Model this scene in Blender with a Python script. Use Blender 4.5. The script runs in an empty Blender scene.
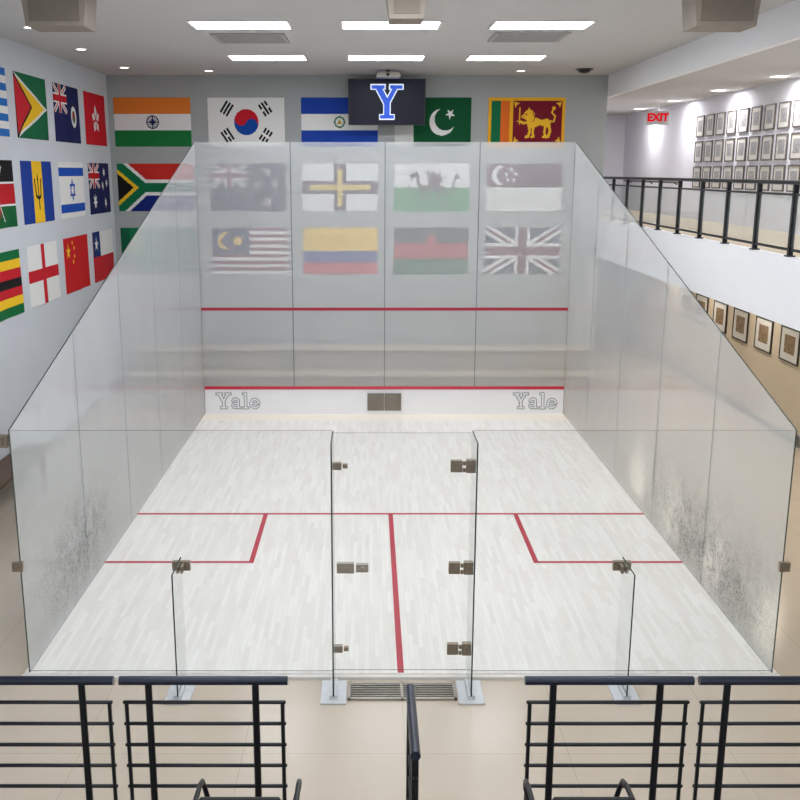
import bpy, math, random
import numpy as np
from mathutils import Vector
random.seed(4)
S=bpy.context.scene
try:
    S.view_settings.view_transform='Standard'
    S.view_settings.look='None'
except Exception: pass
COL=S.collection

def lin(c):
    return tuple((x/255/12.92 if x/255<=0.04045 else ((x/255+0.055)/1.055)**2.4) for x in c)

# ---------------------------------------------------------------- materials
def nt(m):
    m.use_nodes=True
    t=m.node_tree; t.nodes.clear(); return t
def N(t,typ,**kw):
    n=t.nodes.new(typ)
    for k,v in kw.items(): setattr(n,k,v)
    return n
def mat(name,c,rough=.6,metal=0.,var=.04,scale=6.,bump=0.,spec=.5,stretch=(1,1,1)):
    m=bpy.data.materials.new(name); t=nt(m); L=t.links
    o=N(t,'ShaderNodeOutputMaterial'); b=N(t,'ShaderNodeBsdfPrincipled')
    L.new(b.outputs[0],o.inputs[0])
    b.inputs['Roughness'].default_value=rough; b.inputs['Metallic'].default_value=metal
    b.inputs['Specular IOR Level'].default_value=spec
    tc=N(t,'ShaderNodeTexCoord'); mp=N(t,'ShaderNodeMapping'); mp.inputs['Scale'].default_value=stretch
    no=N(t,'ShaderNodeTexNoise'); no.inputs['Scale'].default_value=scale; no.inputs['Detail'].default_value=4
    L.new(tc.outputs['Object'],mp.inputs[0]); L.new(mp.outputs[0],no.inputs['Vector'])
    r=N(t,'ShaderNodeValToRGB'); l=lin(c)
    r.color_ramp.elements[0].position=.3; r.color_ramp.elements[1].position=.7
    r.color_ramp.elements[0].color=(*[x*(1-var) for x in l],1)
    r.color_ramp.elements[1].color=(*[min(1,x*(1+var)) for x in l],1)
    L.new(no.outputs['Fac'],r.inputs[0]); L.new(r.outputs[0],b.inputs['Base Color'])
    if bump:
        bp=N(t,'ShaderNodeBump'); bp.inputs['Strength'].default_value=bump; bp.inputs['Distance'].default_value=.01
        L.new(no.outputs['Fac'],bp.inputs['Height']); L.new(bp.outputs[0],b.inputs['Normal'])
    return m
def emit(name,c,s):
    m=bpy.data.materials.new(name); t=nt(m)
    o=N(t,'ShaderNodeOutputMaterial'); e=N(t,'ShaderNodeEmission')
    e.inputs[0].default_value=(*lin(c),1); e.inputs[1].default_value=s
    t.links.new(e.outputs[0],o.inputs[0]); return m
def glass(name,haze=0.,hcol=(246,250,253),tint=(.98,.99,.985),smudge=None,refl=1.0,transl=.3):
    m=bpy.data.materials.new(name); t=nt(m); L=t.links
    o=N(t,'ShaderNodeOutputMaterial')
    tr=N(t,'ShaderNodeBsdfTransparent'); tr.inputs[0].default_value=(*tint,1)
    gl=N(t,'ShaderNodeBsdfGlossy'); gl.inputs['Roughness'].default_value=.02
    fr=N(t,'ShaderNodeFresnel'); fr.inputs['IOR'].default_value=1.5
    ge=N(t,'ShaderNodeNewGeometry')
    iv=N(t,'ShaderNodeMath',operation='SUBTRACT'); iv.inputs[0].default_value=refl; L.new(ge.outputs['Backfacing'],iv.inputs[1]); iv.use_clamp=True
    mu=N(t,'ShaderNodeMath',operation='MULTIPLY'); L.new(fr.outputs[0],mu.inputs[0]); L.new(iv.outputs[0],mu.inputs[1])
    last=tr.outputs[0]
    if haze>0:
        df=N(t,'ShaderNodeBsdfDiffuse'); df.inputs[0].default_value=(*lin(hcol),1)
        tl=N(t,'ShaderNodeBsdfTranslucent'); tl.inputs[0].default_value=(*lin(hcol),1)
        mm=N(t,'ShaderNodeMixShader'); mm.inputs[0].default_value=transl
        L.new(df.outputs[0],mm.inputs[1]); L.new(tl.outputs[0],mm.inputs[2])
        mx=N(t,'ShaderNodeMixShader')
        no=N(t,'ShaderNodeTexNoise'); no.inputs['Scale'].default_value=1.2; no.inputs['Detail'].default_value=3
        L.new(ge.outputs['Position'],no.inputs['Vector'])
        mr=N(t,'ShaderNodeMapRange'); mr.inputs['From Min'].default_value=.3; mr.inputs['From Max'].default_value=.7
        mr.inputs['To Min'].default_value=haze*.97; mr.inputs['To Max'].default_value=haze*1.03
        L.new(no.outputs['Fac'],mr.inputs[0]); L.new(mr.outputs[0],mx.inputs[0])
        L.new(last,mx.inputs[1]); L.new(mm.outputs[0],mx.inputs[2]); last=mx.outputs[0]
    if smudge:
        # grey ball marks: speckles whose density falls off away from the busiest spot of the wall
        sp=N(t,'ShaderNodeSeparateXYZ'); L.new(ge.outputs['Position'],sp.inputs[0])
        def gau(sock,c,w):
            a=N(t,'ShaderNodeMath',operation='SUBTRACT'); L.new(sock,a.inputs[0]); a.inputs[1].default_value=c
            b=N(t,'ShaderNodeMath',operation='DIVIDE'); L.new(a.outputs[0],b.inputs[0]); b.inputs[1].default_value=w
            c2=N(t,'ShaderNodeMath',operation='MULTIPLY'); L.new(b.outputs[0],c2.inputs[0]); L.new(b.outputs[0],c2.inputs[1]); return c2.outputs[0]
        gy=gau(sp.outputs['Y'],smudge[0],smudge[1]); gz=gau(sp.outputs['Z'],smudge[2],smudge[3])
        ad=N(t,'ShaderNodeMath',operation='ADD'); L.new(gy,ad.inputs[0]); L.new(gz,ad.inputs[1])
        ng=N(t,'ShaderNodeMath',operation='MULTIPLY'); ng.inputs[1].default_value=-1; L.new(ad.outputs[0],ng.inputs[0])
        ex=N(t,'ShaderNodeMath',operation='EXPONENT'); L.new(ng.outputs[0],ex.inputs[0])
        def nz(scale,det,a,b):
            n2=N(t,'ShaderNodeTexNoise'); n2.inputs['Scale'].default_value=scale; n2.inputs['Detail'].default_value=det; n2.inputs['Roughness'].default_value=.8
            L.new(ge.outputs['Position'],n2.inputs['Vector'])
            m2=N(t,'ShaderNodeMapRange'); m2.inputs['From Min'].default_value=a; m2.inputs['From Max'].default_value=b
            L.new(n2.outputs['Fac'],m2.inputs[0]); return m2.outputs[0]
        fine=nz(48,4,.36,.66); coarse=nz(4.5,3,.25,.62)
        pm=N(t,'ShaderNodeMath',operation='MULTIPLY'); L.new(fine,pm.inputs[0]); L.new(coarse,pm.inputs[1])
        pr=N(t,'ShaderNodeMath',operation='MULTIPLY'); L.new(ex.outputs[0],pr.inputs[0]); L.new(pm.outputs[0],pr.inputs[1])
        p2=N(t,'ShaderNodeMath',operation='MULTIPLY'); L.new(pr.outputs[0],p2.inputs[0]); p2.inputs[1].default_value=smudge[4]; p2.use_clamp=True
        dd=N(t,'ShaderNodeBsdfDiffuse'); dd.inputs[0].default_value=(*lin((66,70,72)),1)
        ms=N(t,'ShaderNodeMixShader'); L.new(p2.outputs[0],ms.inputs[0]); L.new(last,ms.inputs[1]); L.new(dd.outputs[0],ms.inputs[2]); last=ms.outputs[0]
    fx=N(t,'ShaderNodeMixShader'); L.new(mu.outputs[0],fx.inputs[0]); L.new(last,fx.inputs[1]); L.new(gl.outputs[0],fx.inputs[2])
    L.new(fx.outputs[0],o.inputs[0]); return m
def attrmat(name,rough=.8,em=0.):
    m=bpy.data.materials.new(name); t=nt(m); L=t.links
    o=N(t,'ShaderNodeOutputMaterial'); a=N(t,'ShaderNodeAttribute',attribute_name='paint')
    b=N(t,'ShaderNodeBsdfPrincipled'); b.inputs['Roughness'].default_value=rough
    b.inputs['Specular IOR Level'].default_value=.2
    L.new(a.outputs['Color'],b.inputs['Base Color'])
    if em:
        L.new(a.outputs['Color'],b.inputs['Emission Color']); b.inputs['Emission Strength'].default_value=em
    else:
        w=N(t,'ShaderNodeTexWave'); w.inputs['Scale'].default_value=60
        bp=N(t,'ShaderNodeBump'); bp.inputs['Strength'].default_value=.05
        tc=N(t,'ShaderNodeTexCoord'); L.new(tc.outputs['Object'],w.inputs['Vector'])
        L.new(w.outputs['Fac'],bp.inputs['Height']); L.new(bp.outputs[0],b.inputs['Normal'])
    L.new(b.outputs[0],o.inputs[0]); return m

M={}
M['wall_l']=mat('painted_wall_cool',(210,215,222),.85,var=.02,scale=1.5)
M['wall_b']=mat('painted_wall_grey',(168,172,172),.85,var=.02,scale=1.5)
M['wall_w']=mat('painted_wall_white',(230,231,240),.85,var=.02,scale=1.5)
M['wall_t']=mat('painted_wall_tan',(210,196,172),.85,var=.03,scale=1.5)
M['ceil']=mat('ceiling_plaster',(202,201,200),.9,var=.015,scale=1.)
M['fascia']=mat('fascia_paint',(244,245,248),.6,var=.01,scale=1.)
M['black']=mat('black_metal',(22,24,30),.35,.3,var=.1,scale=20)
M['navy']=mat('blue_black_tube',(32,38,54),.3,.3,var=.1,scale=20)
M['steel']=mat('brushed_steel',(168,162,152),.35,.6,var=.08,scale=40,stretch=(1,1,12))
M['bronze']=mat('bronze_fitting',(142,130,114),.35,.6,var=.12,scale=40)
M['foot']=mat('zinc_plate',(206,210,214),.4,.3,var=.05,scale=12)
M['sill']=mat('white_sill',(222,220,215),.5,var=.02,scale=12)
M['edge']=mat('green_glass_edge',(46,66,60),.25,var=.1,scale=20)
M['seam']=mat('grey_glass_joint',(96,104,104),.5,var=.05,scale=20)
M['tin']=mat('white_tin_panel',(236,236,238),.45,var=.01,scale=3)
M['red']=mat('court_red_paint',(180,14,50),.5,var=.05,scale=8)
M['redw']=mat('court_red_tape',(166,20,52),.5,var=.05,scale=8)
M['ink']=mat('lettering_ink',(134,139,146),.6,var=.05,scale=8)
M['taupe']=mat('taupe_panel',(122,114,102),.6,var=.1,scale=5)
M['bench']=mat('varnished_bench_wood',(200,186,162),.5,var=.12,scale=3,stretch=(.4,6,6))
M['dwood']=mat('dark_bench_wood',(92,66,46),.5,var=.2,scale=3,stretch=(6,.4,6))
M['cabinet']=mat('beige_grey_housing',(146,136,125),.6,var=.05,scale=6)
M['dark']=mat('black_plastic',(18,18,20),.45,var=.1,scale=10)
M['white']=mat('white_plastic',(228,228,228),.5,var=.02,scale=6)
M['vent']=mat('vent_enamel',(170,168,166),.6,var=.03,scale=6)
M['frame']=mat('dark_frame',(52,46,42),.4,var=.15,scale=12)
M['frame2']=mat('slim_grey_brown_frame',(96,88,84),.4,var=.15,scale=12)
M['mount']=mat('picture_mount',(216,214,208),.7,var=.02,scale=10)
M['photo']=mat('team_photo_print',(158,158,160),.4,var=.35,scale=22)
M['photo2']=mat('sepia_photo_print',(140,118,90),.4,var=.5,scale=18)
M['exitred']=emit('exit_red',(215,12,30),1.0)
M['exitbox']=mat('exit_sign_face',(205,205,208),.5,var=.02,scale=6)
LAMP=(248,250,255)
M['lamp']=emit('troffer_diffuser',LAMP,18.0)
M['spot']=emit('downlight_lens',(255,246,230),9.0)
M['flag']=attrmat('flag_cloth',.85)
M['screen']=attrmat('screen_picture',.3,em=.7)
M['g_side_l']=glass('side_glass_dotted',.44,smudge=(1.7,1.2,.50,.50,1.2),refl=.6)
M['g_side_r']=glass('side_glass_dotted_marked',.44,smudge=(2.0,2.2,.40,.50,1.2),refl=.6)
M['g_front']=glass('front_glass_dotted',.42,refl=.5)
M['g_near']=glass('near_glass_clear',.04)
M['g_clear']=glass('clear_glass',0.)
M['g_rail']=glass('railing_glass',.10,hcol=(190,200,200))

# court boards
def boards():
    m=bpy.data.materials.new('maple_boards'); t=nt(m); L=t.links
    o=N(t,'ShaderNodeOutputMaterial'); b=N(t,'ShaderNodeBsdfPrincipled'); L.new(b.outputs[0],o.inputs[0])
    b.inputs['Roughness'].default_value=.42; b.inputs['Specular IOR Level'].default_value=.3
    ge=N(t,'ShaderNodeNewGeometry'); sp=N(t,'ShaderNodeSeparateXYZ'); L.new(ge.outputs['Position'],sp.inputs[0])
    # each board row slides by its own random amount so that the butt joints never line up
    rw=N(t,'ShaderNodeMath',operation='DIVIDE'); L.new(sp.outputs['X'],rw.inputs[0]); rw.inputs[1].default_value=.045
    fl_=N(t,'ShaderNodeMath',operation='FLOOR'); L.new(rw.outputs[0],fl_.inputs[0])
    wn=N(t,'ShaderNodeTexWhiteNoise',noise_dimensions='1D'); L.new(fl_.outputs[0],wn.inputs['W'])
    ay=N(t,'ShaderNodeMath',operation='MULTIPLY_ADD'); L.new(wn.outputs['Value'],ay.inputs[0]); ay.inputs[1].default_value=3.1; L.new(sp.outputs['Y'],ay.inputs[2])
    cb=N(t,'ShaderNodeCombineXYZ'); L.new(ay.outputs[0],cb.inputs[0]); L.new(sp.outputs['X'],cb.inputs[1])
    br=N(t,'ShaderNodeTexBrick'); L.new(cb.outputs[0],br.inputs['Vector'])
    br.inputs['Scale'].default_value=1; br.inputs['Brick Width'].default_value=.5; br.inputs['Row Height'].default_value=.045
    br.inputs['Mortar Size'].default_value=.0010; br.offset=0; br.offset_frequency=2; br.squash=1
    br.inputs['Color1'].default_value=(*lin((240,238,234)),1); br.inputs['Color2'].default_value=(*lin((229,225,219)),1)
    br.inputs['Mortar'].default_value=(*lin((212,207,199)),1); br.inputs['Mortar Smooth'].default_value=.5
    mp=N(t,'ShaderNodeMapping'); mp.inputs['Scale'].default_value=(8,2.0,1)
    no=N(t,'ShaderNodeTexNoise'); no.inputs['Scale'].default_value=2; no.inputs['Detail'].default_value=4
    L.new(ge.outputs['Position'],mp.inputs[0]); L.new(mp.outputs[0],no.inputs['Vector'])
    r=N(t,'ShaderNodeValToRGB'); r.color_ramp.elements[0].color=(.97,.967,.963,1); r.color_ramp.elements[1].color=(1,1,1,1)
    r.color_ramp.elements[0].position=.3; r.color_ramp.elements[1].position=.6
    L.new(no.outputs['Fac'],r.inputs[0])
    mx=N(t,'ShaderNodeMix',data_type='RGBA',blend_type='MULTIPLY'); mx.inputs[0].default_value=1
    L.new(br.outputs['Color'],mx.inputs[6]); L.new(r.outputs[0],mx.inputs[7])
    gt=N(t,'ShaderNodeMath',operation='GREATER_THAN'); L.new(sp.outputs['Y'],gt.inputs[0]); gt.inputs[1].default_value=9.22
    m3=N(t,'ShaderNodeMix',data_type='RGBA'); L.new(gt.outputs[0],m3.inputs[0]); L.new(mx.outputs[2],m3.inputs[6]); m3.inputs[7].default_value=(*lin((240,233,218)),1)
    L.new(m3.outputs[2],b.inputs['Base Color']); return m
M['boards']=boards()
def hallfloor():
    m=bpy.data.materials.new('polished_tan_floor'); t=nt(m); L=t.links
    o=N(t,'ShaderNodeOutputMaterial'); b=N(t,'ShaderNodeBsdfPrincipled'); L.new(b.outputs[0],o.inputs[0])
    b.inputs['Roughness'].default_value=.2
    ge=N(t,'ShaderNodeNewGeometry')
    br=N(t,'ShaderNodeTexBrick'); L.new(ge.outputs['Position'],br.inputs['Vector']); br.offset=0
    br.inputs['Scale'].default_value=1; br.inputs['Brick Width'].default_value=1.22; br.inputs['Row Height'].default_value=1.22
    br.inputs['Mortar Size'].default_value=.004
    br.inputs['Color1'].default_value=(*lin((200,188,171)),1); br.inputs['Color2'].default_value=(*lin((197,185,168)),1)
    br.inputs['Mortar'].default_value=(*lin((184,172,154)),1)
    no=N(t,'ShaderNodeTexNoise'); no.inputs['Scale'].default_value=1.4; no.inputs['Detail'].default_value=6
    L.new(ge.outputs['Position'],no.inputs['Vector'])
    r=N(t,'ShaderNodeValToRGB'); r.color_ramp.elements[0].color=(.92,.91,.90,1); r.color_ramp.elements[1].color=(1,1,1,1)
    L.new(no.outputs['Fac'],r.inputs[0])
    mx=N(t,'ShaderNodeMix',data_type='RGBA',blend_type='MULTIPLY'); mx.inputs[0].default_value=1
    L.new(br.outputs['Color'],mx.inputs[6]); L.new(r.outputs[0],mx.inputs[7]); L.new(mx.outputs[2],b.inputs['Base Color']); return m
M['hall']=hallfloor()

# ---------------------------------------------------------------- builder
ORG={}
class MB:
    def __init__(s): s.v=[]; s.f=[]; s.m=[]
    def add(s,vs,fs,m=0):
        k=len(s.v); s.v+= [tuple(map(float,p)) for p in vs]
        for i,f in enumerate(fs):
            s.f.append([k+j for j in f]); s.m.append(m[i] if isinstance(m,(list,tuple)) else m)
        return s
    def box(s,x0,y0,z0,x1,y1,z1,m=0):
        x0,x1=sorted((x0,x1)); y0,y1=sorted((y0,y1)); z0,z1=sorted((z0,z1))
        vs=[(x0,y0,z0),(x1,y0,z0),(x1,y1,z0),(x0,y1,z0),(x0,y0,z1),(x1,y0,z1),(x1,y1,z1),(x0,y1,z1)]
        return s.add(vs,[(0,3,2,1),(4,5,6,7),(0,1,5,4),(1,2,6,5),(2,3,7,6),(3,0,4,7)],m)
    def tube(s,pts,r,n=12,m=0,cap=True):
        pts=[Vector(p) for p in pts]; rings=[]; prev=None
        for i,p in enumerate(pts):
            d=(pts[min(i+1,len(pts)-1)]-pts[max(i-1,0)]).normalized()
            if prev is None:
                a=Vector((0,0,1)) if abs(d.z)<.9 else Vector((1,0,0))
                u=d.cross(a).normalized()
            else: u=(prev-d*prev.dot(d)).normalized()
            w=d.cross(u); prev=u
            rings.append([p+(u*math.cos(2*math.pi*k/n)+w*math.sin(2*math.pi*k/n))*(r[i] if isinstance(r,list) else r) for k in range(n)])
        vs=[q for R in rings for q in R]; fs=[]
        for i in range(len(rings)-1):
            for k in range(n): fs.append((i*n+k,i*n+(k+1)%n,(i+1)*n+(k+1)%n,(i+1)*n+k))
        if cap: fs.append(tuple(range(n-1,-1,-1))); fs.append(tuple((len(rings)-1)*n+k for k in range(n)))
        return s.add(vs,fs,m)
    def prism(s,poly,axis,a,b,m0=0,m1=0,me=0):
        def P(q,t):
            if axis=='x': return (t,q[0],q[1])
            if axis=='y': return (q[0],t,q[1])
            return (q[0],q[1],t)
        n=len(poly); vs=[P(q,a) for q in poly]+[P(q,b) for q in poly]
        fs=[tuple(range(n)),tuple(range(2*n-1,n-1,-1))]+[(i,i+n,(i+1)%n+n,(i+1)%n) for i in range(n)]
        c=sum((Vector(v) for v in vs),Vector())/len(vs); out=[]
        for f in fs:
            p=[Vector(vs[i]) for i in f]; nn=Vector()
            for i in range(len(p)): nn+=p[i].cross(p[(i+1)%len(p)])
            fc=sum(p,Vector())/len(p)
            out.append(f if nn.dot(fc-c)>0 else tuple(reversed(f)))
        return s.add(vs,out,[m0,m1]+(list(me) if isinstance(me,(list,tuple)) else [me]*n))
    def make(s,name,mats,parent=None,origin=None,smooth=False,bevel=0.,**props):
        a=np.array(s.v)
        if origin is None:
            lo,hi=a.min(0),a.max(0); origin=((lo[0]+hi[0])/2,(lo[1]+hi[1])/2,lo[2])
        me=bpy.data.meshes.new(name); me.from_pydata((a-np.array(origin)).tolist(),[],s.f)
        if not isinstance(mats,(list,tuple)): mats=[mats]
        for m in mats: me.materials.append(m)
        me.polygons.foreach_set('material_index',s.m)
        if smooth: me.polygons.foreach_set('use_smooth',[True]*len(s.f))
        me.update()
        ob=bpy.data.objects.new(name,me); COL.objects.link(ob); ORG[ob]=Vector(origin)
        if bevel:
            bv=ob.modifiers.new('bevel','BEVEL'); bv.width=bevel; bv.segments=2; bv.limit_method='ANGLE'
        if smooth:
            es=ob.modifiers.new('split','EDGE_SPLIT'); es.split_angle=math.radians(40)
        if parent is not None:
            ob.parent=parent; ob.location=Vector(origin)-ORG[parent]
        else: ob.location=origin
        for k,v in props.items(): ob[k]=v
        return ob
def thing(name,label,category,origin,group=None):
    e=bpy.data.objects.new(name,None); COL.objects.link(e); e.location=origin; ORG[e]=Vector(origin)
    e.empty_display_size=.1; e['label']=label; e['category']=category
    if group: e['group']=group
    return e
def copy_thing(o,off,parent=None):
    c=o.copy(); COL.objects.link(c)
    if parent is None: c.location=o.location+Vector(off)
    else: c.parent=parent
    ORG[c]=ORG.get(o,Vector())+Vector(off)
    for ch in [x for x in o.children]: copy_thing(ch,off,c)
    return c
def structure(ob): ob['kind']='structure'; return ob

# ---------------------------------------------------------------- room shell
CZ=6.0
structure(MB().box(-5.5,-10,-.13,6.7,20.2,-.03).make('floor',M['hall']))
structure(MB().box(-5.5,-10,CZ,4.35,12.7,CZ+.12).make('ceiling',M['ceil']))
structure(MB().box(-5.5,-10,-.03,-5.3,12.7,CZ).make('wall_left',M['wall_l']))
structure(MB().box(-5.3,12.5,-.03,4.31,12.7,CZ).make('wall_back',M['wall_b']))
structure(MB().box(6.5,-10,-.03,6.7,20.2,2.9,0).box(6.5,-10,2.9,6.7,20.2,5.8,1).make('wall_right',[M['wall_t'],M['wall_w']]))
structure(MB().box(4.1,20,-.03,6.5,20.2,5.65).make('wall_corridor_end',M['wall_w']))
structure(MB().box(4.1,12.7,-.03,4.31,20,5.65).make('wall_corridor',M['wall_w']))
structure(MB().box(4.35,-10,5.65,6.7,20.2,5.8).make('ceiling.001',M['ceil']))
structure(MB().box(4.31,-10,5.60,4.40,20,6.12).make('trim_1',M['fascia']))
structure(MB().box(4.42,-10,3.05,6.5,20,3.25).make('floor.001',M['wall_t']))
structure(MB().box(4.27,-10,2.57,4.42,12.5,3.30).make('wall_balcony',M['fascia']))
structure(MB().box(4.42,-10,2.57,6.5,20,2.65).make('ceiling.002',M['ceil']))
structure(MB().box(-5.3,-10,-.03,-5.28,12.5,.09).make('baseboard_left',M['vent']))
structure(MB().box(-5.28,12.48,-.03,4.31,12.5,.09).make('baseboard_back',M['vent']))
structure(MB().box(6.48,-10,-.03,6.5,20,.09).make('baseboard_right',M['vent']))

# ---------------------------------------------------------------- court
court=thing('squash_court','glass-walled squash court with pale maple floor and red lines','squash court',(0,4.9,-.03))
cf=MB().box(-3.25,-.02,-.03,3.25,9.85,0).make('court_floor',M['boards'],court)
def fl(x0,y0,x1,y1): MB().box(x0,y0,0.0,x1,y1,.003).make('court_line',M['red'],cf)
fl(-3.2,4.20,3.2,4.25)
fl(-.028,.0,.028,4.20)
for sx in (-1,1):
    fl(sx*1.605,2.55,sx*1.55,4.20)
    fl(sx*3.2,2.55,sx*1.605,2.60)
MB().box(-3.26,-.075,-.03,3.26,-.022,-.004).make('sill_rail',M['sill'],court)
TH=.012
H0,H1=2.16,4.69
for sx,mm in ((-1,'g_side_l'),(1,'g_side_r')):
    ys=[0,1.95,3.9,5.85,7.8,9.75]
    for i in range(5):
        y0,y1=ys[i]+.002,ys[i+1]-.002
        z0=H0+(H1-H0)*y0/9.75; z1=H0+(H1-H0)*y1/9.75
        MB().prism([(y0,0),(y1,0),(y1,z1),(y0,z0)],'x',sx*3.2,sx*(3.2+TH),0,1,2).make('side_wall_panel',[M[mm],M['g_clear'],M['edge']],court)
for i in range(4):
    x0,x1=-3.2+1.6*i+.007,-1.6+1.6*i-.007
    MB().prism([(x0,0),(x1,0),(x1,H1),(x0,H1)],'y',9.75,9.75+TH,0,1,2).make('front_wall_panel',[M['g_front'],M['g_clear'],M['edge']],court)
for x in (-1.6,0,1.6):
    MB().box(x-.0065,9.75,.5,x+.0065,9.75+TH,H1).make('panel_joint',M['seam'],court)
MB().box(-3.2,9.742,1.85,3.2,9.7495,1.90).make('service_line',M['redw'],court)
tin=MB().prism([(9.70,0.0),(9.748,0.0),(9.748,.45),(9.73,.45)],'x',-3.19,3.19).make('tin',M['tin'],court,label='white tin board along the front wall')
MB().prism([(9.71,.45),(9.748,.45),(9.748,.50)],'x',-3.19,3.19).make('tin_top_line',M['red'],tin)
MB().box(-.30,9.69,.07,-.005,9.712,.38).box(.005,9.69,.07,.30,9.712,.38).make('hatch',M['taupe'],tin)
# lettering strokes
def dist_poly(X,Y,pts):
    d=np.full(X.shape,9.)
    for (a,b),(c,e) in zip(pts[:-1],pts[1:]):
        vx,vy=c-a,e-b; L2=vx*vx+vy*vy+1e-12
        t=np.clip(((X-a)*vx+(Y-b)*vy)/L2,0,1)
        d=np.minimum(d,np.hypot(X-a-t*vx,Y-b-t*vy))
    return d
def arc(cx,cy,rx,ry,a0,a1,n=20): return [(cx+rx*math.cos(math.radians(a0+(a1-a0)*i/n)),cy+ry*math.sin(math.radians(a0+(a1-a0)*i/n))) for i in range(n+1)]
def dist_box(X,Y,x0,y0,x1,y1):
    dx=np.maximum(np.maximum(x0-X,X-x1),0); dy=np.maximum(np.maximum(y0-Y,Y-y1),0)
    ins=np.minimum(np.minimum(X-x0,x1-X),np.minimum(Y-y0,y1-Y))
    return np.where(ins>0,-ins,np.hypot(dx,dy))
def sdf_Y(X,Y,ox=0):
    X=X-ox
    d=dist_poly(X,Y,[(.24,.93),(.50,.46)])-.095
    d=np.minimum(d,dist_poly(X,Y,[(.76,.93),(.50,.46)])-.075)
    d=np.minimum(d,dist_poly(X,Y,[(.50,.46),(.50,.1)])-.095)
    for b in ((.02,.87,.44,1.0),(.58,.87,.98,1.0),(.28,0,.72,.13)): d=np.minimum(d,dist_box(X,Y,*b))
    return np.maximum(d,np.maximum(-Y,Y-1))
def sdf_yale(X,Y):
    d=sdf_Y(X,Y)
    x=X-.98
    d=np.minimum(d,dist_poly(x,Y,[(.10,.50),(.16,.60),(.30,.63),(.42,.57),(.44,.45),(.44,.1)])-.075)
    d=np.minimum(d,dist_poly(x,Y,arc(.25,.20,.17,.14,0,360))-.06)
    d=np.minimum(d,dist_box(x,Y,.40,0,.62,.12))
    x=X-1.66
    d=np.minimum(d,dist_poly(x,Y,[(.22,.95),(.22,.05)])-.085)
    for b in ((.02,.88,.26,1.0),(.02,0,.42,.12)): d=np.minimum(d,dist_box(x,Y,*b))
    x=X-2.14
    d=np.minimum(d,dist_poly(x,Y,arc(.32,.33,.25,.26,5,325))-.075)
    d=np.minimum(d,dist_poly(x,Y,[(.08,.35),(.56,.35)])-.055)
    return d
def lettering(x0,x1,z0,z1,y,parent):
    W=2.76; nx,ny=260,96
    xs=(np.arange(nx)+.5)/nx*(W+.1)-.05; zs=(np.arange(ny)+.5)/ny*1.1-.05
    X,Y=np.meshgrid(xs,zs); d=sdf_yale(X,Y); mask=np.abs(d)<.024
    b=MB(); sx=(x1-x0)/W; sz=(z1-z0)
    dx=(W+.1)/nx*sx; dz=1.1/ny*sz
    for j in range(ny):
        i=0
        while i<nx:
            if mask[j,i]:
                k=i
                while k<nx and mask[j,k]: k+=1
                a=x0+sx*xs[i]-dx/2; c=x0+sx*xs[k-1]+dx/2; zz=z0+sz*zs[j]; yy=y+(zz/.45)*.03
                b.add([(a,yy,zz-dz/2),(c,yy,zz-dz/2),(c,yy+.002,zz+dz/2),(a,yy+.002,zz+dz/2)],[(0,1,2,3)])
                i=k
            else: i+=1
    return b.make('lettering',M['ink'],parent,label='outlined word Yale in grey ink')
lettering(-3.00,-2.22,.10,.385,9.694,tin)
lettering(2.29,3.07,.10,.385,9.694,tin)
# near glass wall
NG=[M['g_near'],M['g_clear'],M['edge']]
for x0,x1 in ((-3.2,-.575),(.575,3.2)):
    MB().prism([(x0,0.02),(x1,.02),(x1,2.16),(x0,2.16)],'y',0,-TH,0,1,2).make('near_wall_panel',NG,court)
door=MB().prism([(-.562,0.03),(.562,.03),(.562,2.14),(-.562,2.14)],'y',-.0,-TH,0,1,2).make('door',NG,court,label='frameless glass door')
for z in (1.86,.97,.23):
    h=MB().box(.395,-.030,z-.05,.490,.016,z+.05).box(.522,-.034,z-.055,.60,.02,z+.055)
    for dz in (-.045,.012): h.tube([(.506,-.03,z+dz),(.506,-.03,z+dz+.033)],.014)
    h.box(.420,-.036,z-.032,.465,-.030,z-.006).box(.420,-.036,z+.006,.465,-.030,z+.032).box(.545,-.040,z-.03,.58,-.034,z+.03)
    h.make('hinge',M['bronze'],door,bevel=.003,label='brushed bronze patch hinge')
for z in (1.86,.23):
    MB().box(-.565,-.03,z-.03,-.50,.016,z+.03).box(-.49,-.026,z-.018,-.45,.01,z+.018).make('door_stop',M['bronze'],door,bevel=.002)
MB().box(-.545,-.03,.925,-.40,.016,1.015).box(-.385,-.03,.935,-.28,.016,1.005).box(-.52,-.038,.95,-.43,-.03,.99).tube([(-.33,-.03,.97),(-.33,-.065,.97)],.024).make('latch',M['steel'],door,bevel=.003)
def fin(x,h):
    MB().prism([(-.02,0.0),(-.42,0.0),(-.42,h),(-.02,h)],'x',x-TH/2,x+TH/2,0,1,[1,2,2,1]).make('glass_fin',[M['g_near'],M['g_clear'],M['edge']],court)
    MB().box(x-.105,-.50,-.03,x+.105,-.11,-.015).make('foot_plate',M['foot'],court,bevel=.003)
    MB().box(x-.03,-.44,-.015,x-.008,-.14,.02).box(x+.008,-.44,-.015,x+.03,-.14,.02).make('foot_channel',M['foot'],court)
for sx in (-1,1):
    fin(sx*.568,2.16); fin(sx*1.85,1.07)
    x=sx*1.85
    MB().box(x-.075,-.03,.95,x+.075,.016,1.03).box(x-.03,-.12,.96,x-.008,-.03,1.02).box(x+.008,-.12,.96,x+.03,-.03,1.02).make('clamp',M['bronze'],court,bevel=.003)
    x=sx*3.22
    MB().box(x-.05,-.03,.94,x+.04,.016,1.02).make('clamp',M['bronze'],court,bevel=.003)
    MB().box(min(sx*3.215,sx*3.33),-.04,2.02,max(sx*3.215,sx*3.33),.03,2.12).box(min(sx*3.25,sx*3.30),-.06,2.04,max(sx*3.25,sx*3.30),-.04,2.10).make('clamp',M['bronze'],court,bevel=.003)
g=MB()
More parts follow.
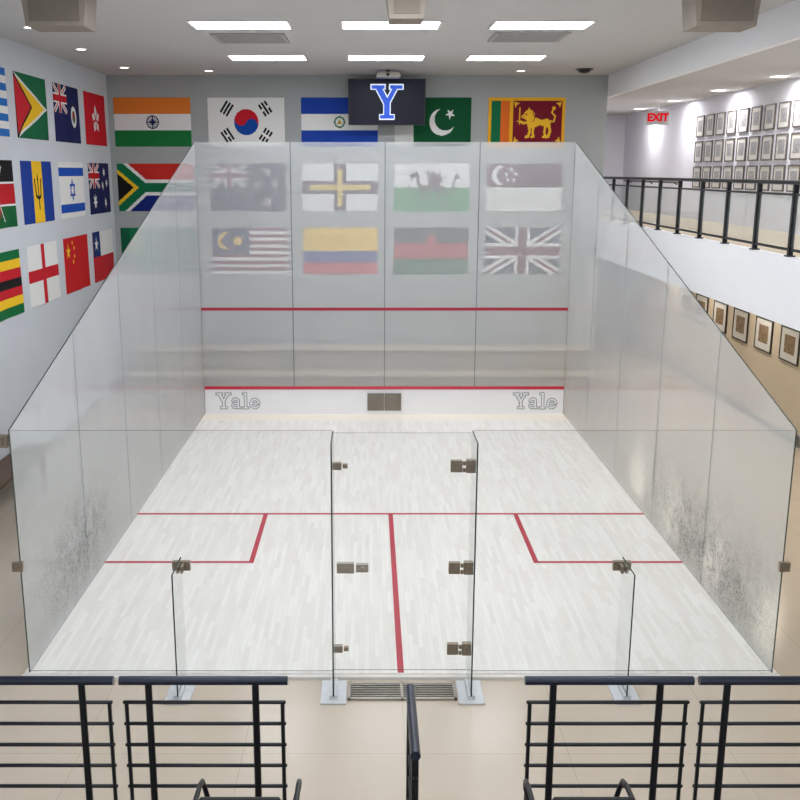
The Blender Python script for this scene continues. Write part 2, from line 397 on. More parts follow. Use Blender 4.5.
g.box(-.45,-.43,-.03,.45,-.40,-.012).box(-.45,-.17,-.03,.45,-.14,-.012).box(-.45,-.43,-.03,-.43,-.14,-.012).box(.43,-.43,-.03,.45,-.14,-.012).box(-.01,-.43,-.03,.01,-.14,-.012)
for k in range(6): g.box(-.43,-.380+k*.038,-.03,.43,-.368+k*.038,-.014)
g.box(-.44,-.42,-.029,.44,-.15,-.026,1)
gr=g.make('floor_grille',[M['steel'],M['dark']]); gr['label']='metal slotted floor grille in front of the glass door'; gr['category']='floor grille'

# ---------------------------------------------------------------- flags
NXF,NYF=120,72
WH=(236,236,234); RD=(200,30,44); NV=(28,34,84); BK=(24,24,26); YL=(246,200,40); GR=(20,110,62)
class Fl:
    def __init__(s,bg=WH,w=5.,h=3.,nx=NXF,ny=NYF):
        s.w,s.h,s.nx,s.ny=w,h,nx,ny
        x=(np.arange(nx)+.5)/nx*w; y=(np.arange(ny)+.5)/ny*h
        s.X,s.Y=np.meshgrid(x,y); s.C=np.zeros((ny,nx,3)); s.C[:]=lin(bg)
    def m(s,mask,c): s.C[mask]=lin(c); return s
    def rect(s,x0,y0,x1,y1,c): return s.m((s.X>=x0)&(s.X<x1)&(s.Y>=y0)&(s.Y<y1),c)
    def disc(s,cx,cy,r,c): return s.m(np.hypot(s.X-cx,s.Y-cy)<r,c)
    def poly(s,pts,c):
        ins=np.zeros(s.X.shape,bool); n=len(pts)
        for i in range(n):
            (x1,y1),(x2,y2)=pts[i],pts[(i+1)%n]
            if y1==y2: continue
            cond=((y1>s.Y)!=(y2>s.Y)); xi=(x2-x1)*(s.Y-y1)/(y2-y1)+x1
            ins^=cond&(s.X<xi)
        return s.m(ins,c)
    def line(s,pts,w,c): return s.m(dist_poly(s.X,s.Y,pts)<w/2,c)
    def star(s,cx,cy,r,c,n=5,k=.4,rot=90):
        return s.poly([(cx+(r if i%2==0 else r*k)*math.cos(math.radians(rot+180*i/n)),cy+(r if i%2==0 else r*k)*math.sin(math.radians(rot+180*i/n))) for i in range(2*n)],c)
    def jack(s,x0,y0,x1,y1,rd=RD,nv=NV):
        w,h=x1-x0,y1-y0; ins=(s.X>=x0)&(s.X<x1)&(s.Y>=y0)&(s.Y<y1)
        s.m(ins,nv)
        d=np.minimum(dist_poly(s.X,s.Y,[(x0,y0),(x1,y1)]),dist_poly(s.X,s.Y,[(x0,y1),(x1,y0)]))
        s.m(ins&(d<.1*h),WH); s.m(ins&(d<.03*h),rd)
        cx,cy=(x0+x1)/2,(y0+y1)/2
        s.m(ins&((abs(s.X-cx)<.165*h)|(abs(s.Y-cy)<.165*h)),WH)
        s.m(ins&((abs(s.X-cx)<.1*h)|(abs(s.Y-cy)<.1*h)),rd); return s
    def hs(s,cols):
        n=len(cols)
        for i,c in enumerate(cols): s.rect(0,s.h*(1-(i+1)/n),s.w,s.h*(1-i/n)+.01,c)
        return s
def f_india():
    f=Fl().hs([(232,128,50),WH,(28,120,62)]); f.disc(2.5,1.5,.42,NV).disc(2.5,1.5,.34,WH)
    for a in range(0,180,30): 
        c,s_=.36*math.cos(math.radians(a)),.36*math.sin(math.radians(a)); f.line([(2.5-c,1.5-s_),(2.5+c,1.5+s_)],.05,NV)
    return f.disc(2.5,1.5,.1,NV)
def f_korea():
    f=Fl(); a=math.radians(-30); cx,cy,r=2.5,1.5,.80
    f.disc(cx,cy,r,(20,72,160))
    up=((f.X-cx)*math.sin(a)*-1+(f.Y-cy)*math.cos(a))>0
    f.m((np.hypot(f.X-cx,f.Y-cy)<r)&up,RD)
    f.disc(cx-r/2*math.cos(a),cy-r/2*math.sin(a),r/2,RD).disc(cx+r/2*math.cos(a),cy+r/2*math.sin(a),r/2,(20,72,160))
    for sx,sy,br in ((-1,1,(0,0,0)),(1,1,(1,0,1)),(-1,-1,(0,1,0)),(1,-1,(1,1,1))):
        ux,uy=sx*.83,sy*.555; px,py=-uy,ux
        for k in range(3):
            mx,my=2.5+ux*(1.28+.22*k),1.5+uy*(1.28+.22*k)
            f.line([(mx-px*.36,my-py*.36),(mx+px*.36,my+py*.36)],.14,BK)
            if br[k]: f.disc(mx,my,.08,WH)
    return f
def f_salvador():
    f=Fl().hs([(34,70,168),WH,(34,70,168)]); f.disc(2.5,1.5,.36,(70,120,90)).disc(2.5,1.5,.26,WH); return f.poly([(2.32,1.38),(2.68,1.38),(2.5,1.7)],(190,160,60))
def f_pakistan():
    f=Fl((16,82,48)).rect(0,0,1.25,3,(208,210,208)).disc(3.1,1.5,.82,WH).disc(3.32,1.68,.70,(16,82,48)); return f.star(3.62,2.0,.34,WH,rot=50)
def lion(f,cx,cy,s_,c,bg):
    P=lambda a:[(cx+x*s_,cy+y*s_) for x,y in a]
    f.poly(P([(-.75,-.15),(-.7,.35),(-.3,.42),(.2,.22),(.62,.32),(.82,.05),(.78,-.28),(.45,-.22),(.1,-.1),(-.3,-.28),(-.6,-.32)]),c)
    f.disc(cx-.62*s_,cy+.5*s_,.36*s_,c)
    f.poly(P([(-.85,.62),(-1.14,.5),(-1.16,.36),(-.95,.3),(-.75,.25)]),c)
    f.poly(P([(-.75,.8),(-.66,1.02),(-.52,.82)]),c)
    f.disc(cx-.82*s_,cy+.56*s_,.06*s_,bg); f.line(P([(-1.12,.4),(-.95,.42)]),.04*s_,bg)
    f.line(P([(-.38,.7),(-.25,.35),(-.35,.1)]),.05*s_,bg)
    for x in (-.62,.72): f.line(P([(x,-.15),(x+.06,-.5),(x-.04,-.82),(x-.18,-.84)]),.18*s_,c)
    for x in (-.32,.46): f.line(P([(x,-.2),(x-.05,-.55),(x+.02,-.82),(x-.12,-.84)]),.15*s_,c)
    f.line(P([(-.6,.1),(-1.0,.02),(-1.22,.12)]),.16*s_,c)
    f.line(P([(-1.26,-.02),(-1.26,.98)]),.075*s_,c); f.line(P([(-1.4,.14),(-1.1,.14)]),.08*s_,c)
    f.line(P([(.72,.15),(1.02,.12),(1.1,.45),(.86,.68),(1.0,.95)]),.10*s_,c); f.disc(cx+1.0*s_,cy+.95*s_,.12*s_,c); return f
def f_lanka():
    mr=(120,26,44)
    f=Fl((240,178,40),nx=180,ny=108).rect(.2,.2,.8,2.8,(20,110,70)).rect(.8,.2,1.4,2.8,(226,110,40)).rect(1.6,.2,4.8,2.8,mr)
    lion(f,3.28,1.42,.98,(244,190,50),mr)
    for x,y,sx,sy in ((1.75,.35,1,1),(4.65,.35,-1,1),(1.75,2.65,1,-1),(4.65,2.65,-1,-1)): f.poly([(x-.1*sx,y-.1*sy),(x+.28*sx,y),(x+.1*sx,y+.1*sy),(x,y+.28*sy)],(244,190,50))
    return f
def f_safrica():
    f=Fl().rect(0,1.5,5,3,(206,48,40)).rect(0,0,5,1.5,(22,40,120))
    f.line([(-.3,3.2),(1.7,1.5),(5.5,1.5)],1.0,WH).line([(-.3,-.2),(1.7,1.5),(5.5,1.5)],1.0,WH)
    f.line([(-.3,3.2),(1.7,1.5),(5.5,1.5)],.6,(16,112,70)).line([(-.3,-.2),(1.7,1.5)],.6,(16,112,70))
    f.poly([(0,.35),(1.38,1.5),(0,2.65)],YL); return f.poly([(0,.62),(1.05,1.5),(0,2.38)],BK)
def f_nz(bg=NV,au=False,badge=False,red=RD):
    f=Fl(bg).jack(0,1.5,2.5,3,red)
    if badge: return f.disc(3.75,1.4,.58,WH).disc(3.75,1.4,.34,(60,110,90)).disc(3.75,1.5,.18,RD)
    for x,y,r in ((3.75,2.45,.26),(3.2,1.65,.26),(4.3,1.8,.24),(3.75,.6,.30)): f.star(x,y,r*1.2,WH,7 if au else 5,.45)
    if not au:
        for x,y,r in ((3.75,2.45,.24),(3.2,1.65,.24),(4.3,1.8,.22),(3.75,.6,.28)): f.star(x,y,r*.85,red)
    if au: f.star(1.25,.75,.5,WH,7,.45)
    return f
def f_guernsey():
    f=Fl(WH).rect(0,1.08,5,1.92,(70,26,60)).rect(2.08,0,2.92,3,(70,26,60)); return f.rect(.5,1.34,4.5,1.66,(226,196,70)).rect(2.34,.35,2.66,2.65,(226,196,70))
def f_wales():
    f=Fl(WH).rect(0,0,5,1.5,(44,150,80)); c=(70,30,44); P=lambda a:[(2.5+x*1.12,1.5+y*1.12) for x,y in a]
    f.poly(P([(-.75,-.12),(-.6,.15),(-.1,.12),(.45,.15),(.75,.02),(.7,-.25),(.35,-.3),(-.1,-.16),(-.55,-.3)]),c)      # body
    f.poly(P([(-.2,.1),(-.35,.95),(-.12,.72),(.1,1.08),(.22,.70),(.55,.92),(.5,.55),(.8,.6),(.35,.1)]),c)               # wing
    f.line(P([(-.65,.05),(-.85,.35),(-.8,.62),(-1.0,.74)]),.2,c)                                                       # neck
    f.poly(P([(-.85,.92),(-1.1,.84),(-1.42,.62),(-1.15,.60),(-1.35,.44),(-1.0,.52),(-.8,.66)]),c)                        # head
    for p in ([(-.6,-.2),(-.62,-.6),(-.8,-.95),(-1.0,-.95)],[(-.35,-.2),(-.2,-.6),(-.3,-.95),(-.5,-.95)],[(.5,-.2),(.38,-.6),(.45,-.95),(.25,-.95)],[(.68,-.15),(.92,-.5),(.85,-.95),(.66,-.95)]): f.line(P(p),.13,c)
    f.line(P([(-.7,.0),(-1.1,-.12),(-1.35,.08)]),.13,c)
    f.line(P([(.72,-.05),(1.1,-.3),(1.4,-.1),(1.2,.2),(1.45,.55)]),.12,c); return f.poly(P([(1.28,.5),(1.66,.5),(1.46,.85)]),c)
def f_singapore():
    rr=(92,20,58)
    f=Fl().rect(0,1.5,5,3,rr).disc(.95,2.25,.6,WH).disc(1.22,2.25,.55,rr)
    for k in range(5): f.star(1.6+.34*math.cos(math.radians(90+72*k)),2.25+.34*math.sin(math.radians(90+72*k)),.18,WH)
    return f
def f_malaysia():
    f=Fl()
    for i in range(14):
        if i%2==0: f.rect(0,3-3*(i+1)/14,5,3-3*i/14+.01,(130,28,66))
    f.rect(0,3-3*8/14,2.5,3,(22,24,96)); f.disc(.95,2.15,.58,YL).disc(1.15,2.15,.5,(22,24,96)); return f.star(1.7,2.15,.42,YL,9,.5)
def f_colombia(): return Fl(YL).rect(0,0,5,.75,RD).rect(0,.75,5,1.5,(30,50,140))
def f_malawi():
    f=Fl().hs([BK,(180,32,48),(18,100,56)])
    f.disc(2.5,2.25,.3,(190,36,48)); return f
def f_uk(): return Fl().jack(0,0,5,3.001,(110,24,60),(20,24,66))
def f_greece():
    f=Fl()
    for i in range(9):
        if i%2==0: f.rect(0,3-3*(i+1)/9,5,3-3*i/9+.01,(40,110,190))
    f.rect(0,3*4/9,1.67,3,(40,110,190)).rect(0,2.0,1.67,2.33,WH).rect(.67,3*4/9,1.0,3,WH); return f
def f_guyana():
    f=Fl((24,104,66)).poly([(0,0),(5,1.5),(0,3)],WH).poly([(0,.12),(4.6,1.5),(0,2.88)],(244,196,40)).poly([(0,0),(2.5,1.5),(0,3)],BK); return f.poly([(0,.15),(2.25,1.5),(0,2.85)],(206,40,50))
def f_hk():
    f=Fl((206,28,44))
    for k in range(5):
        a=math.radians(90+72*k); f.poly([(2.5+.1*math.cos(a),1.5+.1*math.sin(a)),(2.5+.55*math.cos(a-.5),1.5+.55*math.sin(a-.5)),(2.5+.85*math.cos(a+.05),1.5+.85*math.sin(a+.05)),(2.5+.6*math.cos(a+.45),1.5+.6*math.sin(a+.45))],WH)
    return f
def f_kenya():
    f=Fl().rect(0,2.05,5,3,BK).rect(0,.95,5,2.05,WH).rect(0,1.05,5,1.95,(190,30,40)).rect(0,0,5,.95,(20,96,50))
    a=np.hypot((f.X-2.5)/.55,(f.Y-1.5)/1.15)<1; f.m(a,(190,30,40)); f.line([(1.6,.3),(3.4,2.7)],.08,WH).line([(3.4,.3),(1.6,2.7)],.08,WH); return f
def f_barbados():
    f=Fl((30,62,150)).rect(1.667,0,3.333,3,(246,196,40)); f.line([(2.5,.7),(2.5,2.2)],.16,BK)
    f.line([(1.95,2.1),(2.1,1.3),(2.5,1.2),(2.9,1.3),(3.05,2.1)],.16,BK); return f.poly([(2.38,2.1),(2.62,2.1),(2.5,2.5)],BK)
def f_israel():
    f=Fl().rect(0,.3,5,.75,(28,80,180)).rect(0,2.25,5,2.7,(28,80,180))
    for r in (90,270):
        p=[(2.5+.55*math.cos(math.radians(r+120*k)),1.5+.55*math.sin(math.radians(r+120*k))) for k in range(4)]; f.line(p,.12,(28,80,180))
    return f
def f_zimbabwe():
    f=Fl().hs([(16,110,60),YL,RD,BK,RD,YL,(16,110,60)]); f.poly([(0,0),(1.9,1.5),(0,3)],BK).poly([(0,.12),(1.75,1.5),(0,2.88)],WH); f.star(.6,1.5,.45,RD); return f.poly([(.4,1.3),(.8,1.3),(.7,1.8)],YL)
def f_england(): return Fl().rect(0,1.2,5,1.8,RD).rect(2.2,0,2.8,3,RD)
def f_china():
    f=Fl((206,34,38)).star(.85,2.25,.45,YL)
    for x,y in ((1.7,2.7),(2.0,2.4),(2.0,1.95),(1.7,1.65)): f.star(x,y,.16,YL)
    return f
def f_chile(): return Fl().rect(0,0,5,1.5,(196,44,52)).rect(0,1.5,1.7,3,(30,50,110)).star(.85,2.25,.45,WH)
def f_ireland(): return Fl((20,120,80)).rect(1.6,0,5,3,(20,112,76)).rect(0,0,.6,3,(16,96,64))

def canvas_mesh(name,cv,P,material,parent=None,wave=0.,phase=0.,origin=None,backing=None,**props):
    nx,ny=cv.nx,cv.ny
    us=np.linspace(0,1,nx+1); vs=np.linspace(0,1,ny+1)
    V=[]
    for v in vs:
        for u in us:
            d=wave*(1.5+math.sin(u*9+phase+v*1.3)+.5*math.sin(u*17-phase*2+v*3))*(1-.75*v)+.002 if wave else 0
            V.append(P(u,v,d))
    F=[(j*(nx+1)+i,j*(nx+1)+i+1,(j+1)*(nx+1)+i+1,(j+1)*(nx+1)+i) for j in range(ny) for i in range(nx)]
    n0=len(F)
    if wave:   # flat lining against the wall closes the cloth
        k=len(V); V+=[P(0,0,0),P(1,0,0),P(1,1,0),P(0,1,0)]
        F.append((k+3,k+2,k+1,k))
        F.append([k+1]+[i for i in range(nx,-1,-1)]+[k])
        F.append([k+3]+[ny*(nx+1)+i for i in range(nx+1)]+[k+2])
        F.append([k]+[j*(nx+1) for j in range(ny+1)]+[k+3])
        F.append([k+2]+[j*(nx+1)+nx for j in range(ny,-1,-1)]+[k+1])
    b=MB(); b.v=V; b.f=F; b.m=[0]*len(F)
    ob=b.make(name,material,parent,origin,**props)
    me=ob.data; ca=me.color_attributes.new('paint','FLOAT_COLOR','CORNER')
    col=np.ones((n0,4,4),dtype=np.float32); col[:,:,:3]=cv.C.reshape(-1,1,3)
    col=col.reshape(-1,4); rest=len(me.loops)-len(col)
    if rest:
        ex_=np.ones((rest,4),dtype=np.float32); ex_[:,:3]=cv.C[0,0]; col=np.concatenate([col,ex_])
    ca.data.foreach_set('color',col.ravel())
    me.polygons.foreach_set('use_smooth',[True]*n0+[False]*(len(F)-n0))
    return ob
GRP='national flags on the hall walls'
rowz=[(4.68,5.59),(3.45,4.36),(2.22,3.13)]
def back_flag(x,row,cv,label,w=1.48):
    z0,z1=rowz[row]
    canvas_mesh('wall_flag',cv,lambda u,v,d:(x+w*u,12.4995-d,z0+(z1-z0)*v),M['flag'],wave=.003,phase=x*3+row,label=label,category='flag',group=GRP)
def left_flag(y,row,cv,label,w=1.46):
    z0,z1=rowz[row]
    canvas_mesh('wall_flag',cv,lambda u,v,d:(-5.2995+d,y+w*u,z0+(z1-z0)*v),M['flag'],wave=.006,phase=y*3+row,label=label,category='flag',group=GRP)
BX=[-5.19,-3.38,-1.58,.22,2.03]
back_flag(BX[0],0,f_india(),'orange, white and green cloth flag with blue wheel on grey wall')
back_flag(BX[1],0,f_korea(),'white cloth flag with red and blue disc on grey wall')
back_flag(BX[2],0,f_salvador(),'blue and white striped cloth flag with round emblem on wall')
back_flag(BX[3],0,f_pakistan(),'dark green cloth flag with white crescent and star on wall')
back_flag(BX[4],0,f_lanka(),'maroon cloth flag with golden lion and yellow border')
back_flag(BX[0],1,f_safrica(),'red, green and blue cloth flag with black triangle on wall')
back_flag(BX[1],1,f_nz((20,26,70),red=(120,28,60)),'navy cloth flag with union canton and red stars')
back_flag(BX[2],1,f_guernsey(),'white cloth flag with dark red and yellow cross')
back_flag(BX[3],1,f_wales(),'white and green cloth flag with red dragon')
back_flag(BX[4],1,f_singapore(),'red and white cloth flag with crescent and five stars')
back_flag(BX[0],2,f_ireland(),'green cloth flag hanging on grey wall')
back_flag(BX[1],2,f_malaysia(),'red and white striped cloth flag with blue canton and crescent')
back_flag(BX[2],2,f_colombia(),'yellow, blue and red striped cloth flag on wall')
back_flag(BX[3],2,f_malawi(),'black, red and green striped cloth flag on wall')
back_flag(BX[4],2,f_uk(),'blue, white and red union cross cloth flag on wall')
LY=[5.31,7.12,8.96,10.78]
left_flag(LY[0],0,f_greece(),'blue and white striped cloth flag with cross canton')
left_flag(LY[1],0,f_guyana(),'green cloth flag with yellow arrowhead and red triangle')
left_flag(LY[2],0,f_nz(badge=True),'navy cloth flag with union canton and white badge')
left_flag(LY[3],0,f_hk(),'red cloth flag with white five-petal flower')
left_flag(LY[0],1,f_kenya(),'black, red and green cloth flag with central shield')
left_flag(LY[1],1,f_barbados(),'blue and yellow cloth flag with black trident')
left_flag(LY[2],1,f_israel(),'white cloth flag with blue stripes and six-point star')
left_flag(LY[3],1,f_nz(au=True),'navy cloth flag with union canton and white stars')
left_flag(LY[0],2,f_zimbabwe(),'green, yellow, red and black striped cloth flag')
left_flag(LY[1],2,f_england(),'white cloth flag with red cross on pale wall')
left_flag(LY[2],2,f_china(),'red cloth flag with five yellow stars')
left_flag(LY[3],2,f_chile(),'white and red cloth flag with blue canton and star')

# ---------------------------------------------------------------- screen
tv=thing('hanging_screen','black hanging screen showing a blue letter Y','screen',(.065,12.0,5.08))
MB().box(-.66,11.99,5.06,.79,12.06,5.89).make('screen_housing',M['dark'],tv,bevel=.006)
cv=Fl((14,16,30),w=1.40,h=.80,nx=238,ny=136)
gx=(cv.X-.39)/.62; gy=(cv.Y-.09)/.62
d=sdf_Y(gx,gy)
cv.m(d<.020,(222,230,248)); cv.m(d<-.012,(44,84,196))
canvas_mesh('screen_face',cv,lambda u,v,dd:(-.635+1.40*u,11.985,5.075+.80*v),M['screen'],tv)
MB().box(-.05,12.06,5.4,.2,12.12,5.8).tube([(.07,12.10,5.6),(.07,12.10,6.0)],.03).box(-.03,12.02,5.96,.17,12.18,6.0).make('mount_bracket',M['dark'],tv)
pj=thing('ceiling_projector','small dark ceiling projector above the hanging screen','projector',(.07,11.5,5.9))
MB().box(-.14,11.35,5.86,.30,11.6,5.96).make('projector_body',M['steel'],pj,bevel=.01)
MB().tube([(.07,11.34,5.91),(.07,11.30,5.91)],.03).make('lens',M['dark'],pj)
MB().tube([(.07,11.5,5.96),(.07,11.5,6.0)],.03).make('pole',M['dark'],pj)
sn=thing('ceiling_sensor','small black dome sensor on the ceiling','sensor',(3.6,11.3,6.0))
MB().tube([(3.6,11.3,6.0),(3.6,11.3,5.985)],.16,24).make('base',M['dark'],sn,smooth=True)
MB().tube([(3.6,11.3,5.985),(3.6,11.3,5.96),(3.6,11.3,5.935),(3.6,11.3,5.925)],[.12,.11,.075,.02],24).make('dome',M['dark'],sn,smooth=True)

# ---------------------------------------------------------------- ceiling fittings
def troffer():
    t=thing('ceiling_light','white rectangular recessed fluorescent ceiling light, switched on','ceiling light',(0,0,CZ),'ceiling light panels')
    w,h=.60,.33
    MB().box(-w-.03,-h-.03,CZ-.02,w+.03,-h,CZ-.001).box(-w-.03,h,CZ-.02,w+.03,h+.03,CZ-.001).box(-w-.03,-h,CZ-.02,-w,h,CZ-.001).box(w,-h,CZ-.02,w+.03,h,CZ-.001).make('frame',M['white'],t)
    MB().box(-w,-h,CZ-.012,w,h,CZ-.003).make('diffuser_panel',M['lamp'],t)
    return t
T0=troffer()
T0.location=(-1.88,5.57,CZ)
pos=[(0,5.57),(1.88,5.57),(-1.9,9.35),(0,9.35),(1.93,9.35)]+[(x,y) for y in (1.8,-2.0,-5.8) for x in (-1.9,0,1.9)]
for x,y in pos:
    c=copy_thing(T0,(0,0,0)); c.location=(x,y,CZ)
def vent(x,y):
    v=thing('air_vent','pale grey louvred square ceiling air vent','air vent',(x,y,CZ),'ceiling air vents')
    MB().box(x-.5,y-.5,CZ-.02,x+.5,y-.44,CZ-.001).box(x-.5,y+.44,CZ-.02,x+.5,y+.5,CZ-.001).box(x-.5,y-.44,CZ-.02,x-.44,y+.44,CZ-.001).box(x+.44,y-.44,CZ-.02,x+.5,y+.44,CZ-.001).make('frame',M['vent'],v)
    b=MB()
    for k in range(11): b.box(x-.44,y-.43+k*.08,CZ-.018,x+.44,y-.39+k*.08,CZ-.004)
    b.make('louvre_grid',M['vent'],v)
vent(-1.9,6.9); vent(1.9,6.75)
def speaker(x,w,lab,zb=5.61):
    s=thing('loudspeaker',lab,'loudspeaker',(x,3,zb),'ceiling loudspeakers')
    b=MB(); h=w/2
    b.prism([(x-h-.01,5.98),(x-h+.03,zb),(x+h-.03,zb),(x+h+.01,5.98)],'y',2.75,3.20)
    b.make('cabinet',M['cabinet'],s,bevel=.005)
    MB().box(x-h+.07,2.738,zb+.05,x+h-.07,2.75,5.93).make('grille',M['taupe'],s)
    MB().tube([(x,3,5.95),(x,3,6.0)],.04).make('ceiling_mount',M['dark'],s)
speaker(-3.40,.64,'beige-grey boxy loudspeaker hanging from the ceiling')
speaker(.10,.40,'narrow beige-grey boxy loudspeaker hanging from the ceiling',5.68)
speaker(3.28,.66,'beige-grey boxy loudspeaker hanging from the ceiling')
def downlight(x,y,z,r,group,lab,power=0,col=(1,.9,.75)):
    t=thing('downlight',lab,'downlight',(x,y,z),group)
    b=MB(); n=24; vs=[];fs=[]
    for k in range(n):
        a=2*math.pi*k/n; c,s_=math.cos(a),math.sin(a)
        vs+=[(x+c*r*1.35,y+s_*r*1.35,z-.001),(x+c*r*1.3,y+s_*r*1.3,z-.015),(x+c*r,y+s_*r,z-.012)]
    for k in range(n):
        a,bb=3*k,3*((k+1)%n); fs+=[(a,bb,bb+1,a+1),(a+1,bb+1,bb+2,a+2)]
    b.add(vs,fs).make('trim_ring',M['white'],t)
    MB().tube([(x,y,z-.010),(x,y,z-.004)],r,24).make('lens',M['spot'],t)
    if power:
        l=bpy.data.lights.new('downlight_bulb','AREA'); l.shape='DISK'; l.size=r*2; l.energy=power; l.color=col
        o=bpy.data.objects.new('downlight_bulb',l); COL.objects.link(o); o.parent=t; o.location=(0,0,-.03)
for k in range(6): downlight(6.1,3.05+2.8*k,5.65,.13,'upper corridor downlights','round bright recessed downlight in the corridor ceiling',26,(1,.98,.99))
for k in range(6): downlight(5.9,1.4+2.6*k,2.57,.10,'lower corridor downlights','round warm recessed downlight under the balcony',18,(1,.90,.78))
for x,y in ((-4.6,5.8),(-4.6,8.2),(-4.6,11.0),(2.5,11.6),(-3.2,11.6)): downlight(x,y,CZ,.07,'small hall downlights','small round recessed ceiling downlight')

# ---------------------------------------------------------------- balcony railing
def bal():
    r=thing('balcony_railing','black metal balcony railing with glass panels','railing',(4.33,1,3.30))
    b=MB().box(4.30,-5.2,4.07,4.37,12.49,4.115); b.make('handrail',M['black'],r,bevel=.008)
    MB().box(4.32,-5.2,3.95,4.35,12.49,3.975).make('upper_rail',M['black'],r)
    MB().box(4.32,-5.2,3.36,4.35,12.49,3.39).make('bottom_rail',M['black'],r)
    p=None
    for k in range(17):
        y=11.69-1.055*k
        if p is None: p=MB().box(4.31,y-.025,3.30,4.36,y+.025,4.07).box(4.29,y-.05,3.30,4.38,y+.05,3.315).make('post',M['black'],r)
        else:
            c=p.copy(); COL.objects.link(c); c.location=p.location+Vector((0,-1.055*k,0))
    q=None
    for k in range(17):
        y=11.69-1.055*k
        if q is None: q=MB().box(4.33,y-1.02,3.40,4.34,y-.035,3.945).make('glass_panel',M['g_rail'],r)
        else:
            c=q.copy(); COL.objects.link(c); c.location=q.location+Vector((0,-1.055*k,0))
bal()
hr=thing('wall_handrail','thin black handrail on the white corridor wall','handrail',(6.42,12,4.0))
MB().tube([(6.42,14.6,3.98),(6.42,19.5,3.98)],.02).make('rail',M['black'],hr)
for k in range(3): MB().tube([(6.42,15+2*k,3.97),(6.5,15+2*k,3.93)],.01).make('bracket',M['black'],hr)
def picture(y,z,w,h,fm,pm,lab,group):
    t=thing('framed_picture',lab,'framed picture',(6.5,y,z),group)
    b=MB(); f=.022
    y0,y1,z0,z1=y-w/2,y+w/2,z-h/2,z+h/2
    b.box(6.47,y0,z0,6.499,y1,z0+f).box(6.47,y0,z1-f,6.499,y1,z1).box(6.47,y0,z0+f,6.499,y0+f,z1-f).box(6.47,y1-f,z0+f,6.499,y1,z1-f)
    b.make('frame',fm,t)
    MB().box(6.48,y0+f,z0+f,6.498,y1-f,z1-f).make('mount_board',M['mount'],t)
    MB().box(6.476,y0+w*.22,z0+h*.25,6.481,y1-w*.22,z1-h*.22).make('print',pm,t)
    return t
P0=picture(13.62,5.10,.46,.42,M['frame2'],M['photo'],'slim-framed team photograph on white corridor wall','framed team photographs in the upper corridor')
for i in range(12):
    for j in range(3):
        if i==0 and j==0: continue
        copy_thing(P0,(0,-.62*i,-.50*j))
Q0=picture(10.42,1.50,.74,.56,M['frame'],M['photo2'],'dark-framed sepia photograph on tan wall','framed photographs in the lower corridor')
for k in (-2,-1,1,2,3): copy_thing(Q0,(0,1.12*k,0))
ex=thing('exit_sign','white hanging exit sign with red letters','exit sign',(5.71,14.0,5.17))
MB().box(5.48,14.0,5.15,5.94,14.06,5.43).make('sign_box',M['exitbox'],ex,bevel=.006)
MB().tube([(5.71,14.03,5.43),(5.71,14.03,5.65)],.012).make('stem',M['white'],ex)
tc=bpy.data.curves.new('exit_text','FONT'); tc.body='EXIT'; tc.size=.215; tc.align_x='CENTER'; tc.align_y='CENTER'; tc.extrude=.003; tc.offset=.009
to=bpy.data.objects.new('exit_letters',tc); COL.objects.link(to)
bpy.context.view_layer.update()
dg=bpy.context.evaluated_depsgraph_get(); me=bpy.data.meshes.new_from_object(to.evaluated_get(dg)); bpy.data.objects.remove(to)
me.materials.clear(); me.materials.append(M['exitred'])
eo=bpy.data.objects.new('exit_letters',me); COL.objects.link(eo); eo.parent=ex; eo.rotation_euler=(math.pi/2,0,0); eo.location=(0,-.006,.12)

# ---------------------------------------------------------------- benches
bl=thing('bleacher','pale wooden two-tier spectator bleacher against the grey wall','bleacher',(-.3,12,-.03))
for z,y in ((.42,11.45),(.84,11.95)):
    MB().box(-4.9,y-.2,z-.05,4.1,y+.25,z).make('seat_plank',M['bench'],bl,bevel=.006)
    MB().box(-4.9,y+.02,-.03,4.1,y+.05,z-.05).make('riser_board',M['bench'],bl)
for k in range(7):
    x=-4.8+k*1.46
    MB().box(x,11.30,-.03,x+.06,12.1,.37).box(x,11.8,.37,x+.06,12.1,.79).make('support',M['taupe'],bl)
wb=thing('wall_bench','dark wooden bench standing along the pale wall','bench',(-5.0,4.9,-.03))
MB().box(-5.24,3.2,.38,-4.82,6.1,.43).make('seat',M['dwood'],wb,bevel=.006)
for y in (3.4,5.8): MB().box(-5.2,y,-.03,-5.14,y+.06,.38).box(-4.92,y,-.03,-4.86,y+.06,.38).box(-5.14,y,.30,-4.92,y+.06,.38).make('leg',M['dwood'],wb)

# ---------------------------------------------------------------- near platform, rails, chairs
pf=MB().box(-4.2,-7.0,-.03,4.2,-3.1,.6).make('seating_platform',M['taupe']); pf['label']='low grey spectator seating platform'; pf['category']='platform'
RG='black railings on the seating platform'
def railing(x0,x1,lab='black metal railing with horizontal bars'):
    r=thing('railing',lab,'railing',((x0+x1)/2,-3.2,.6),RG)
    MB().tube([(x0,-3.2,1.62),(x1,-3.2,1.62)],.024,16).make('top_rail',M['navy'],r,smooth=True)
    xa,xb=x0+.03,x1-.03
    for z in [1.495-.124*i for i in range(7)]:
        MB().tube([(xa-.018,-3.2,z),(xa-.012,-3.2,z),(xb+.012,-3.2,z),(xb+.018,-3.2,z)],[.007,.0105,.0105,.007],8).make('bar',M['black'],r,smooth=True)
    for x in (x0+.15,x1-.17):
        MB().tube([(x,-3.2,.6),(x,-3.2,1.61)],.019,12).tube([(x,-3.2,.6),(x,-3.2,.615)],.05,16).make('post',M['black'],r,smooth=True)
    for x in (xa,xb):
        MB().tube([(x,-3.2,.70),(x,-3.2,1.50)],.011,8).make('end_bar',M['black'],r,smooth=True)
railing(-2.50,-1.61); railing(-1.58,-.70); railing(.54,1.42); railing(1.45,2.35)
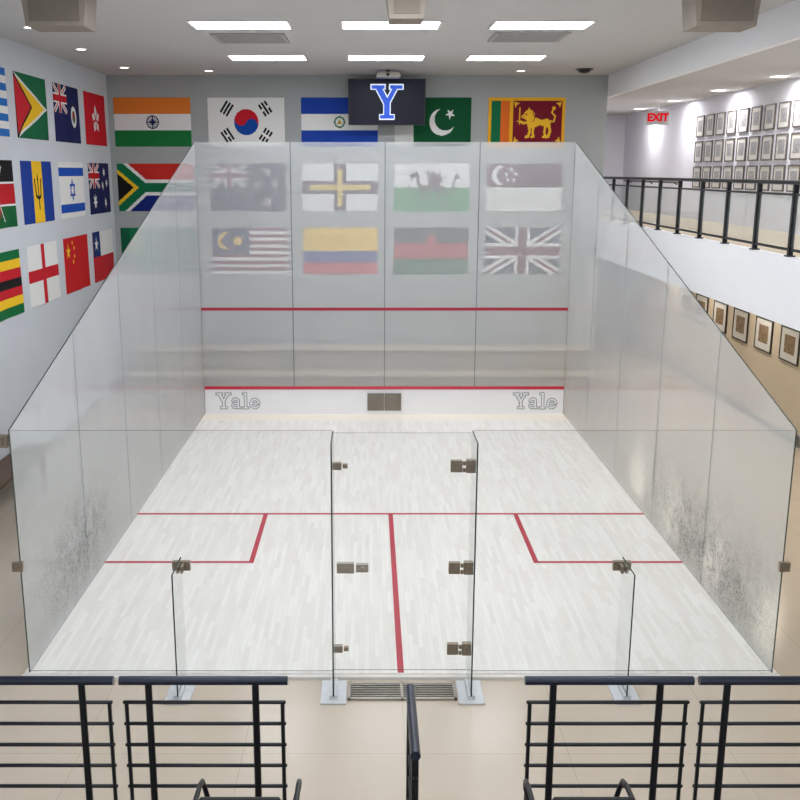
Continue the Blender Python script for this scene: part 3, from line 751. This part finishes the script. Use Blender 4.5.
r=thing('aisle_handrail','black metal aisle handrail seen end-on','handrail',(-.06,-3.5,.6))
MB().tube([(-.06,-3.2,1.58),(-.06,-3.85,1.58)],.024,16).make('top_rail',M['navy'],r,smooth=True)
for z in [1.46-.128*i for i in range(6)]: MB().tube([(-.06,-3.2,z),(-.06,-3.85,z)],.009,8).make('bar',M['black'],r,smooth=True)
for y in (-3.22,-3.82): MB().tube([(-.06,y,.6),(-.06,y,1.57)],.017,12).make('post',M['black'],r,smooth=True)
def chair(x):
    c=thing('spectator_chair','black chair with curved metal armrests behind the railing','chair',(x,-3.8,.6),'black spectator chairs')
    w=.22
    MB().prism([(x-w+.03,1.02),(x+w-.03,1.02),(x+w,1.37),(x+w-.04,1.455),(x-w+.04,1.455),(x-w,1.37)],'y',-3.99,-3.97).make('backrest',M['dark'],c,bevel=.01)
    MB().box(x-w,-3.96,1.02,x+w,-3.55,1.06).make('seat',M['dark'],c,bevel=.012)
    for sx in (-1,1):
        X=x+sx*(w+.02); Xi=x+sx*(w-.03)
        pts=[(Xi,-3.97,1.16),(X-sx*.01,-3.95,1.25),(X,-3.90,1.285),(X,-3.80,1.30),(X,-3.65,1.295),(X,-3.58,1.275),(X-sx*.005,-3.55,1.22),(Xi,-3.56,1.05)]
        MB().tube(pts,.013,10).make('armrest',M['black'],c,smooth=True)
        for y in (-3.95,-3.58): MB().tube([(x+sx*.18,y,.6),(x+sx*.18,y,1.04)],.014,10).make('leg',M['black'],c,smooth=True)
chair(-.86); chair(.74)

# ---------------------------------------------------------------- world + camera
w=bpy.data.worlds.new('world'); S.world=w; w.use_nodes=True
bg=w.node_tree.nodes['Background']; bg.inputs[0].default_value=(.92,.955,1,1); bg.inputs[1].default_value=1.2  # added soft fill light, let in through the hall's open near end
cam=bpy.data.cameras.new('camera'); co=bpy.data.objects.new('camera',cam); COL.objects.link(co)
co.location=(-.2767,-8.0732,4.2018); co.rotation_euler=(math.pi/2-.2399,0,0)
cam.sensor_width=36; cam.sensor_fit='HORIZONTAL'; cam.lens=1023.2/800*36; cam.shift_x=.0391; cam.shift_y=.02775
cam.clip_start=.05; cam.clip_end=200
S.camera=co
